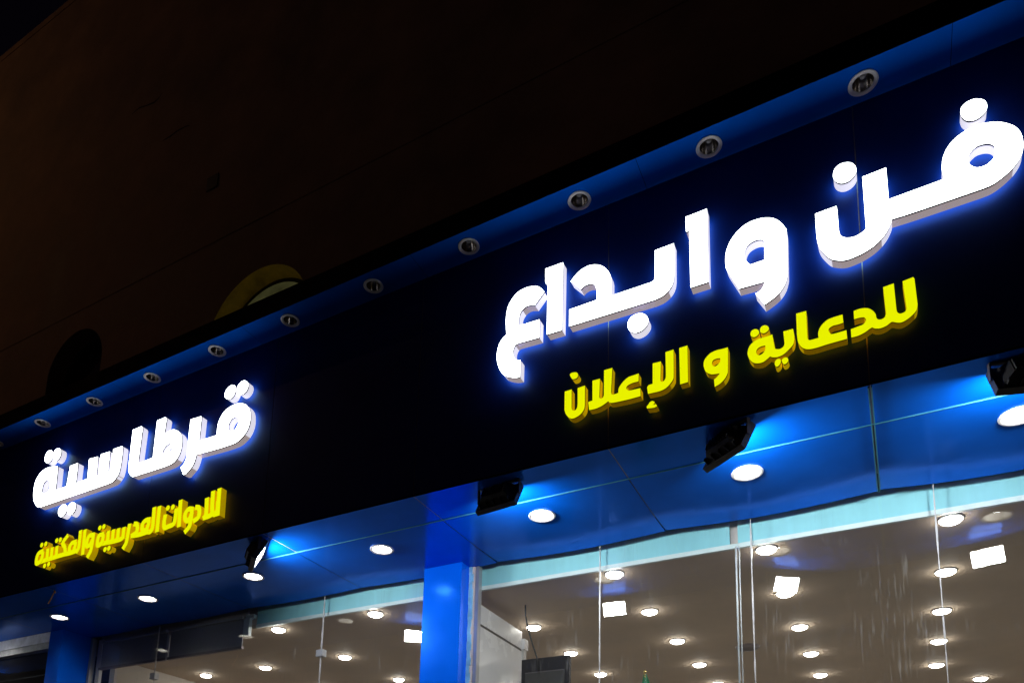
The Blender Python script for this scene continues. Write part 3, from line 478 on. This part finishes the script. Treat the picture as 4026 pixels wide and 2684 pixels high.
for i, (x, y) in enumerate(DL):
    if i == 0: continue
    o = proto if first else copy_tree(proto); first = False
    o.location = (x, y, ZS - .0045)
    o['label'] = LIT_LABELS[min(i - 1, 6)]

def downlight_dark():
    t = thing('hood_downlight', 'x', 'downlight', (0, 0, 0), 0, 'unlit downlights along the blue hood')
    MB().lathe([(.061, .002), (.078, .0), (.080, -.005), (.074, -.009), (.058, -.006), (.056, .0)], 40).build('trim_ring', M['trim_white'], t)
    MB().lathe([(.056, .0), (.050, .03), (.034, .055), (.020, .07)], 40, cap1=True).build('reflector', M['reflector'], t)
    MB().lathe([(.004, .028), (.014, .034), (.017, .045), (.013, .062), (.010, .07)], 20, cap0=True).build('bulb', M['bulb'], t)
    return t
DARK = ['unlit hood downlight above the far right end, outside the largest white letters', 'unlit hood downlight off the right edge of the photo', 'unlit hood downlight near the top right corner']
names = {0: 'largest unlit hood downlight, above the dot of the large white fa', 1: 'unlit hood downlight above the gap between the large waw and nun',
  2: 'unlit hood downlight above and left of the large white waw', 3: 'unlit hood downlight above the large white word, over its last letter ain', 4: 'unlit hood downlight right of the yellow lit arch, over blank fascia',
  5: 'unlit hood downlight just below the right end of the yellow lit arch', 6: 'unlit hood downlight below the left foot of the yellow lit arch',
  7: 'unlit hood downlight above the two dots of the small white qaf', 8: 'unlit hood downlight over the middle of the small white word', 9: 'unlit hood downlight over the left end of the small white word',
  10: 'unlit hood downlight cut by the left edge of the photo'}
protod = downlight_dark(); first = True
for i in range(-3, 15):
    x = .012 - .8634 * i
    if not XL + .3 < x < XR - .3: continue
    o = protod if first else copy_tree(protod); first = False
    o.location = (x, -.127, ZH); o['label'] = names.get(i, 'unlit hood downlight beyond the right edge of the photo' if i < 0 else 'unlit hood downlight beyond the left edge of the photo')
    o.rotation_euler = (0, 0, random.uniform(0, 6))
# ceiling lamps of the room
def room_light():
    t = thing('ceiling_downlight', 'x', 'downlight', (0, 0, 0), 0, 'lit downlights in the shop ceiling')
    MB().lathe([(.064, .0), (.078, .0), (.080, -.006), (.0725, -.012), (.064, -.004)], 32).build('trim_ring', M['trim_white'], t)
    MB().lathe([(.072, -.0125), (.067, -.020), (.052, -.030), (.028, -.036), (.006, -.038)], 30, cap1=True).build('lamp', M['lamp_room'], t)
    return t
protor = room_light(); first = True
RL = [(x, y) for x in (1.585, .37, -.835, -2.045, -3.26) for y in (1.605, 2.645, 3.68, 4.70, 5.70, 6.72, 7.75)]
RL = [p for p in RL if p not in ((.37, 6.72), (-3.26, 1.605), (1.585, 6.72))] + [(.84, 6.55)]
RL += [(x, y) for x in (-4.54, -5.83, -7.12, -8.2) for y in (1.63, 2.80, 3.975, 5.15, 6.3)]
RL = [p for p in RL if p not in ((-7.12, 1.63), (-8.2, 1.63))]
cols = {1.585: 'far right column', .37: 'column behind the rightmost glass seam', -.835: 'column right of the flag tip', -2.045: 'column straight above the flag tip', -3.26: 'column over the black screen', .84: 'odd lamp between columns',
        -4.54: 'column left of the blue pillar', -5.83: 'middle column of the left shop', -7.12: 'column behind the charcoal blinds', -8.2: 'column at the left wall'}
ordn = ['first', 'second', 'third', 'fourth', 'fifth', 'sixth', 'seventh']
cnt = {}
for x, y in RL:
    o = protor if first else copy_tree(protor); first = False
    o.location = (x, y, ZC - .0008)
    k = cnt.get(x, 0); cnt[x] = k + 1
    o['label'] = 'shop ceiling downlight, %s from the glass, %s' % (ordn[k], cols[x])

# ------------------------------------------------------------------ floodlights
def floodlight():
    t = thing('floodlight', 'x', 'floodlight', (0, 0, 0), 0, 'black floodlights hung behind the fascia edge')
    br = MB(); br.box(-.172, .172, -.014, .014, -.006, -.001)
    for s in (-1, 1): br.box(s * .172 - .004, s * .172 + .004, -.013, .013, -.105, -.001)
    br.build('bracket', M['bracket'], t)
    m = Matrix.Translation((0, 0, -.100)) @ Matrix.Rotation(R(-27), 4, 'X')
    hb = MB(); hb.frustum([(-.095, -.075, -.05), (.095, -.075, -.05), (.095, -.075, .05), (-.095, -.075, .05)], [(-.142, .0, -.082), (.142, .0, -.082), (.142, .0, .082), (-.142, .0, .082)], 0, m)
    for i in range(9):
        x = -.088 + i * .022; hb.box(x - .002, x + .002, -.088, -.074, -.045, .045, 0, m)
    for x in (-.12, -.06, 0, .06, .12): hb.box(x - .002, x + .002, -.05, -.005, -.088, -.06, 0, m)
    hb.build('housing', M['black'], t)
    bz = MB()
    bz.box(-.163, .163, -.010, .030, .066, .099, 0, m).box(-.163, .163, -.010, .030, -.099, -.066, 0, m).box(-.163, -.110, -.010, .030, -.0658, .0658, 0, m).box(.110, .163, -.010, .030, -.0658, .0658, 0, m)
    bz.build('bezel', M['black'], t)
    ln = MB(); ln.v = [m @ Vector(p) for p in ((-.1098, .020, -.0656), (.1098, .020, -.0656), (.1098, .020, .0656), (-.1098, .020, .0656))]
    ln.face((0, 3, 2, 1)); ln.build('lens', M['flood_lens'], t)
    c = MB(); c.tube([(.0, -.02, -.004), (-.01, -.05, -.02), (-.03, -.07, -.05), (-.035, -.075, -.08)], .005); c.build('cable', M['cable'], t)
    return t
FL = [(-2.40, .125, R(-6), 'black floodlight facing straight in, its flat back toward the street, left of centre'),
      (-.835, .135, R(-36), 'black floodlight turned edge-on, beneath the yellow waw and alif'),
      (.665, .125, R(16), 'black floodlight cut by the right edge of the photo'),
      (-4.74, .15, R(-40), 'floodlight turned sideways so its glowing lens shows as a thin white sliver'),
      (-12.0, .14, R(-38), 'added unseen floodlight at the far left end of the soffit, brightening the lintel')]  # last one is an unseen extra lamp, added to brighten the neighbour lintel
pf = floodlight(); first = True
for x, y, rz, lab in FL:
    o = pf if first else copy_tree(pf); first = False
    o.location = (x, y, ZS); o.rotation_euler = (0, 0, rz); o['label'] = lab

# ------------------------------------------------------------------ sign letters
def smooth(pts, n=6):
    """closed Catmull-Rom through the points; three-item points are corners"""
    P = [Vector((p[0] / 1000, p[1] / 1000)) for p in pts]; C = [len(p) > 2 for p in pts]; N = len(P); out = []
    for i in range(N):
        a, b = P[i], P[(i + 1) % N]; out.append(a)
        ca, cb = C[i], C[(i + 1) % N]
        if ca and cb: continue
        p0 = a if ca else P[i - 1]; p3 = b if cb else P[(i + 2) % N]
        if ca: p0 = a + (a - b) * .0 + (a - b)
        if cb: p3 = b + (b - a)
        for k in range(1, n):
            t = k / n
            out.append(.5 * ((2 * a) + (b - p0) * t + (2 * p0 - 5 * a + 4 * b - p3) * t * t + (3 * a - p0 - 3 * b + p3) * t ** 3))
    res = [out[0]]
    for p in out[1:]:
        if (p - res[-1]).length > .0012: res.append(p)
    return res
def area(L): return sum(L[i].x * L[(i + 1) % len(L)].y - L[(i + 1) % len(L)].x * L[i].y for i in range(len(L))) / 2
def solid(loops, yf, depth, colour, parent, loc, part, sub):
    """one channel letter body: glowing face, side return with trim, glowing back"""
    loops = [L if (area(L) > 0) == (k == 0) else L[::-1] for k, L in enumerate(loops)]
    lx, ly, lz = loc
    f = MB().poly(loops, lambda x, z: (x - lx, yf - ly, z - lz)).build(part, M[colour + '_face'], parent)
    m = MB(); yb = yf + depth; ye = yf + .012
    for q, L in enumerate(loops):
        n = len(L)
        for i in range(n):
            a, b = L[i], L[(i + 1) % n]; d = (b - a)
            if d.length < 1e-6: continue
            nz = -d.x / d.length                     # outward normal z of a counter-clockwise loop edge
            under = nz < -.72 and q == 0 and sub != 'dot_return'  # downward sides take the colour with shade and reflection painted in
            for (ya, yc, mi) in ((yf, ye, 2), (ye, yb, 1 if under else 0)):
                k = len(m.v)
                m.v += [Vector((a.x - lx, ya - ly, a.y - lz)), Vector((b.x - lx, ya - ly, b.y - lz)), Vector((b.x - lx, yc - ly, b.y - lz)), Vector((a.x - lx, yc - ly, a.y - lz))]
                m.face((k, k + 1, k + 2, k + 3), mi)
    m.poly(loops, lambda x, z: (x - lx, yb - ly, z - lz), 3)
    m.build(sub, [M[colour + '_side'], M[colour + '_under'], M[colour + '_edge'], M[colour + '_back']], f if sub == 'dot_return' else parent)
    return f
def letter(key, colour, depth, label, group):
    g = GLYPHS[key]; out = smooth(g['o']); yf = g['y']
    cx = sum(p.x for p in out) / len(out); zb = min(p.y for p in out)
    loc = (round(cx, 3), 0.0, round(zb, 3))
    t = thing('channel_letter', label, 'sign letter', loc, 0, group)
    solid([out] + [smooth(h) for h in g['h']], yf, depth, colour, t, loc, 'face', 'letter_return')
    for d in g['d']: solid([smooth(d)], yf, depth, colour, t, loc, 'dot', 'dot_return')
    return t
GA, GB, GC, GD = 'large white glowing letters on the right sign', 'yellow glowing letters on the right sign', 'smaller white glowing letters on the left sign', 'small yellow glowing letters on the left sign'
for k, lab in (('fa_nun', 'large glowing white Arabic letters fa and nun joined, two dots above, at the right end'), ('waw', 'large glowing white Arabic letter waw with a half-round hole, right of the tall alif'),
               ('alif', 'tall glowing white straight Arabic letter alif beside the large waw'), ('ba_dal', 'large glowing white Arabic letters ba and dal joined, one dot below'),
               ('alif_two', 'shorter glowing white Arabic letter alif between dal and ain'), ('ain', 'large glowing white Arabic letter ain with hooked tail, left end of the big word')):
    letter(k, 'white', .067, lab, GA)
for k, lab in (('lam_lam_dal', 'yellow glowing Arabic letters lam lam dal joined, right end of the yellow line'), ('ain_alif', 'yellow glowing Arabic letters ain and alif joined, with an open right mouth'),
               ('ya_ta', 'yellow glowing Arabic letters ya and ta marbuta, two dots above and two below'), ('waw_yellow', 'single yellow glowing Arabic letter waw in the middle of the yellow line'),
               ('alif_yellow', 'single straight yellow glowing Arabic letter alif left of the yellow waw'), ('lam_alif', 'yellow glowing Arabic lam alif above a small hamza'),
               ('hamza', 'small yellow angular hamza hanging below the lam alif'), ('lam_alif_ain', 'yellow glowing Arabic letters ain, lam and alif joined, beside the final nun'),
               ('nun_yellow', 'yellow glowing Arabic letter nun with one dot, left end of the right yellow line')):
    letter(k, 'yellow', .055, lab, GB)
for k, lab in (('qaf_ra', 'white glowing Arabic letters qaf and ra joined, right part of the left sign'), ('tah_alif', 'white glowing Arabic letters tah and alif joined, middle of the left sign'),
               ('sin_ya_ta', 'white glowing Arabic letters sin, ya and ta marbuta joined, left part of the left sign')):
    letter(k, 'white', .067, lab, GC)

def stroke_loop(P, w):
    """outline of a thick pen stroke along the points"""
    L, Rr = [], []; n = len(P)
    for i, p in enumerate(P):
        d0 = (p - P[i - 1]).normalized() if i else (P[1] - p).normalized()
        d1 = (P[i + 1] - p).normalized() if i < n - 1 else d0
        d = (d0 + d1); d = d.normalized() if d.length > 1e-6 else d0
        nn = Vector((-d.y, d.x)); c = max(.62, nn.dot(Vector((-d0.y, d0.x))))
        e = Vector((0, 0))
        if i == 0: e = -d0 * w * .25
        if i == n - 1: e = d0 * w * .25
        L.append(p + e + nn * w / 2 / c); Rr.append(p + e - nn * w / 2 / c)
    return Rr + L[::-1]
def resample(P, n=4):
    if len(P) < 3: return P
    out = []
    for i in range(len(P) - 1):
        a, b = P[i], P[i + 1]; p0 = P[i - 1] if i else a + (a - b); p3 = P[i + 2] if i + 2 < len(P) else b + (b - a)
        for k in range(n):
            t = k / n; out.append(.5 * ((2 * a) + (b - p0) * t + (2 * p0 - 5 * a + 4 * b - p3) * t * t + (3 * a - p0 - 3 * b + p3) * t ** 3))
    out.append(P[-1]); return out
SML = {'first alif': 'small yellow letter alif at the right end of the left sign line', 'lam alif': 'small yellow lam alif pair beside the rightmost alif', 'dal': 'small yellow letter dal right of a waw',
  'waw': 'small yellow letter waw between alif and dal', 'alif': 'small yellow alif standing between waw and the dotted ta', 'ta': 'small yellow bowl letter ta holding two dots',
  'article alif': 'small yellow alif left of the bowl letter ta', 'lam mim dal': 'small yellow lam, mim and dal joined near the line middle', 'ra': 'small yellow letter ra with a tail dropping below the line',
  'sin ya ta': 'small yellow sin, ya and ta marbuta with toothed strokes left of the ra', 'second waw': 'small yellow waw left of the toothed word', 'second alif': 'small yellow alif between the left waw and the last word',
  'lam mim kaf': 'longest small yellow joined word with slanted kaf at the left end'}
for k, g in SMALL.items():
    P0 = [Vector((p[0] / 1000, p[1] / 1000)) for s in g['s'] for p in s]
    loc = (round(sum(p.x for p in P0) / len(P0), 3), 0.0, round(min(p.y for p in P0), 3)); lx, ly, lz = loc
    t = thing('channel_letter', SML[k], 'sign letter', loc, 0, GD)
    fm, sm = MB(), MB(); w = .049
    jobs = []
    for i, s in enumerate(g['s']):
        P = resample([Vector((p[0] / 1000, p[1] / 1000)) for p in s])
        if (P[0] - P[-1]).length < .03: P = P[:-1]
        jobs.append((P, i))
    yb = -.085 + .06
    for P, i in jobs:
        yf = -.085 - .0006 * i; n = len(P)
        L = stroke_loop(P, w); h = n
        # quads across the stroke so that bends fill cleanly
        b = len(fm.v)
        for p in L: fm.v.append(Vector((p.x - lx, yf, p.y - lz)))
        for q in range(n - 1): fm.face((b + q, b + q + 1, b + 2 * n - 2 - q, b + 2 * n - 1 - q))
        for q in range(2 * n):
            a, c = L[q], L[(q + 1) % (2 * n)]; d = c - a
            if d.length < 1e-6: continue
            nz = -d.x / d.length; kk = len(sm.v)
            sm.v += [Vector((a.x - lx, yf, a.y - lz)), Vector((c.x - lx, yf, c.y - lz)), Vector((c.x - lx, yb, c.y - lz)), Vector((a.x - lx, yb, a.y - lz))]
            sm.face((kk, kk + 1, kk + 2, kk + 3), 1 if nz < -.72 else 0)  # downward sides take the painted-in shade colour
        b = len(sm.v)
        for p in L: sm.v.append(Vector((p.x - lx, yb - .0004 * i, p.y - lz)))
        for q in range(n - 1): sm.face((b + q, b + q + 1, b + 2 * n - 2 - q, b + 2 * n - 1 - q), 2)
    fm.build('face', M['yellow_face'], t)
    sm.build('letter_return', [M['yellow_side'], M['yellow_under'], M['yellow_back']], t)
    for (dx, dz) in g['d']:
        solid([[Vector(p) for p in circle(dx / 1000, dz / 1000, .026, 14)]], -.0875, .06, 'yellow', t, loc, 'dot', 'dot_return')

# ------------------------------------------------------------------ things inside and under the soffit
wr = MB().tube([(0, 0, 0), (.006, 0, -.02), (-.02, .0, -.06), (-.045, .0, -.10), (-.075, .0, -.135)], .006); wr.tube([(.0, .004, 0), (.014, .004, -.012), (.004, .01, -.03)], .005)
tag(wr.build('loose_wire', M['copper'], None, (-7.53, .105, ZS - .001)), 'loose coppery wire end hanging from a soffit joint at the far left', 'wire')

bl = thing('roller_blinds', 'pair of charcoal roller blinds in a pale frame behind the left window', 'blinds', (-8.6, 1.47, 3.94))
for a, b in ((.0, 1.19), (1.245, 2.405)):
    c = MB().box(a, b, .0, .008, .028, .335).build('cloth', M['blind'], bl)
    MB().box(a - .01, b + .01, -.012, .02, -.004, .027).build('bottom_bar', M['blind_bar'], c)
    MB().box(a + .02, b - .005, -.022, .02, .336, .362).build('head_rail', M['blind_rail'], c)
MB().box(1.198, 1.236, -.01, .02, .0, .30).build('divider', M['cabinet'], bl)
MB().box(2.415, 2.50, -.012, .03, .14, .33).box(2.43, 2.55, -.006, .04, .331, .372).build('end_bracket', M['white_strip'], bl)
MB().box(.0, 2.43, .022, .05, .363, .46).build('head_box', M['headbox'], bl)

cb = thing('display_partition', 'white laminate partition with a dark groove just inside the glass by the pillar', 'partition', (-3.30, 1.46, .004))
MB().box(-.05, .0, .0, 1.00, 0, 3.845).build('panel', M['cabinet'], cb)
MB().box(-.05, .0, .0, 1.00, 3.87, 4.05).build('header', M['cabinet'], cb)
MB().box(-.045, -.006, .0, 1.00, 3.8455, 3.8695).build('groove', M['cabinet_line'], cb)
MB().box(-.07, .025, 1.0005, 1.055, 0, 3.865).build('post', M['blind_rail'], cb)
MB().box(-.07, .035, 0.985, 1.07, 3.866, 3.975).build('post_cap', M['cabinet'], cb)

tv = thing('television', 'black television screen hanging near the ceiling beside the white partition', 'television', (-2.93, 2.20, 3.24))
MB().box(-.245, .245, .0, .05, .0, .44).build('casing', M['screen'], tv)
MB().box(-.20, .20, -.012, -.002, .04, .30).build('screen', M['black'], tv)
MB().box(-.20, .20, -.014, -.0125, .296, .305).build('frame', M['bracket'], tv)
MB().box(-.42, -.10, .055, .08, .10, .16).box(-.42, -.36, .0801, .26, .10, .16).build('mount_arm', M['bracket'], tv)
tag(MB().tube([(0, 0, 0), (.002, .006, -.10), (.02, .02, -.22), (.05, .06, -.36), (.09, .09, -.50), (.10, .11, -.62)], .008).build('hanging_cable', M['cable'], None, (-3.065, 2.02, ZC - .001)), 'thin black cable dropping from the ceiling to the television', 'cable')

fl = thing('flag', 'furled green flag with a gold tip rising at the bottom edge', 'flag', (-1.905, 2.0, 0.004))
MB().tube([(0, 0, 0), (0, 0, 3.37)], .009, 10).build('pole', M['gold'], fl)
MB().lathe([(.004, 3.37), (.013, 3.376), (.015, 3.386), (.008, 3.396), (.002, 3.408)], 14, cap0=True, cap1=True).build('finial', M['gold'], fl)
cl = MB(); n = 40
for j in range(19):
    z = 3.365 - j * .06; r = .010 + .0155 * min(j, 6) + .006 * max(0, j - 6)
    for i in range(n):
        a = 2 * math.pi * i / n; rr = r * (1 + .22 * math.sin(5 * a + j * .12)); cl.v.append(Vector((rr * math.cos(a) * 1.0 + .004 * j, rr * .55 * math.sin(a), z)))
for j in range(18):
    for i in range(n):
        k = (i + 1) % n; cl.face((j * n + i, j * n + k, (j + 1) * n + k, (j + 1) * n + i), 0, True)
cl.build('cloth', M['green'], fl)

sd = thing('ceiling_speaker', 'round grey grille in the shop ceiling between the glass seams', 'speaker', (-1.415, 4.2, ZC - .001))
MB().lathe([(.0, -.001), (.075, -.004), (.085, -.02), (.115, -.022), (.125, .0)], 36).build('grille', M['blind_bar'], sd)

# street lamp off the left end whose orange light washes the upper wall
sl = thing('street_lamp', 'tall street lamp with an orange sodium lantern beyond the left end', 'street lamp', (-15.2, -4.6, 0))
MB().lathe([(.10, 0), (.09, .4), (.07, 4), (.05, 13.2)], 18, cap0=True, cap1=True).build('pole', M['pole'], sl)
MB().tube([(0, 0, 13.1), (.3, .05, 13.45), (.9, .15, 13.55)], .03).build('arm', M['pole'], sl)
hd = MB().box(.75, 1.35, .02, .28, 13.56, 13.68).build('lantern', M['pole'], sl)
MB().lathe([(.001, -.12), (.08, -.10), (.11, -.03), (.11, .0)], 20, m=Matrix.Translation((1.08, .15, 13.557))).build('bowl', M['street_glow'], hd)
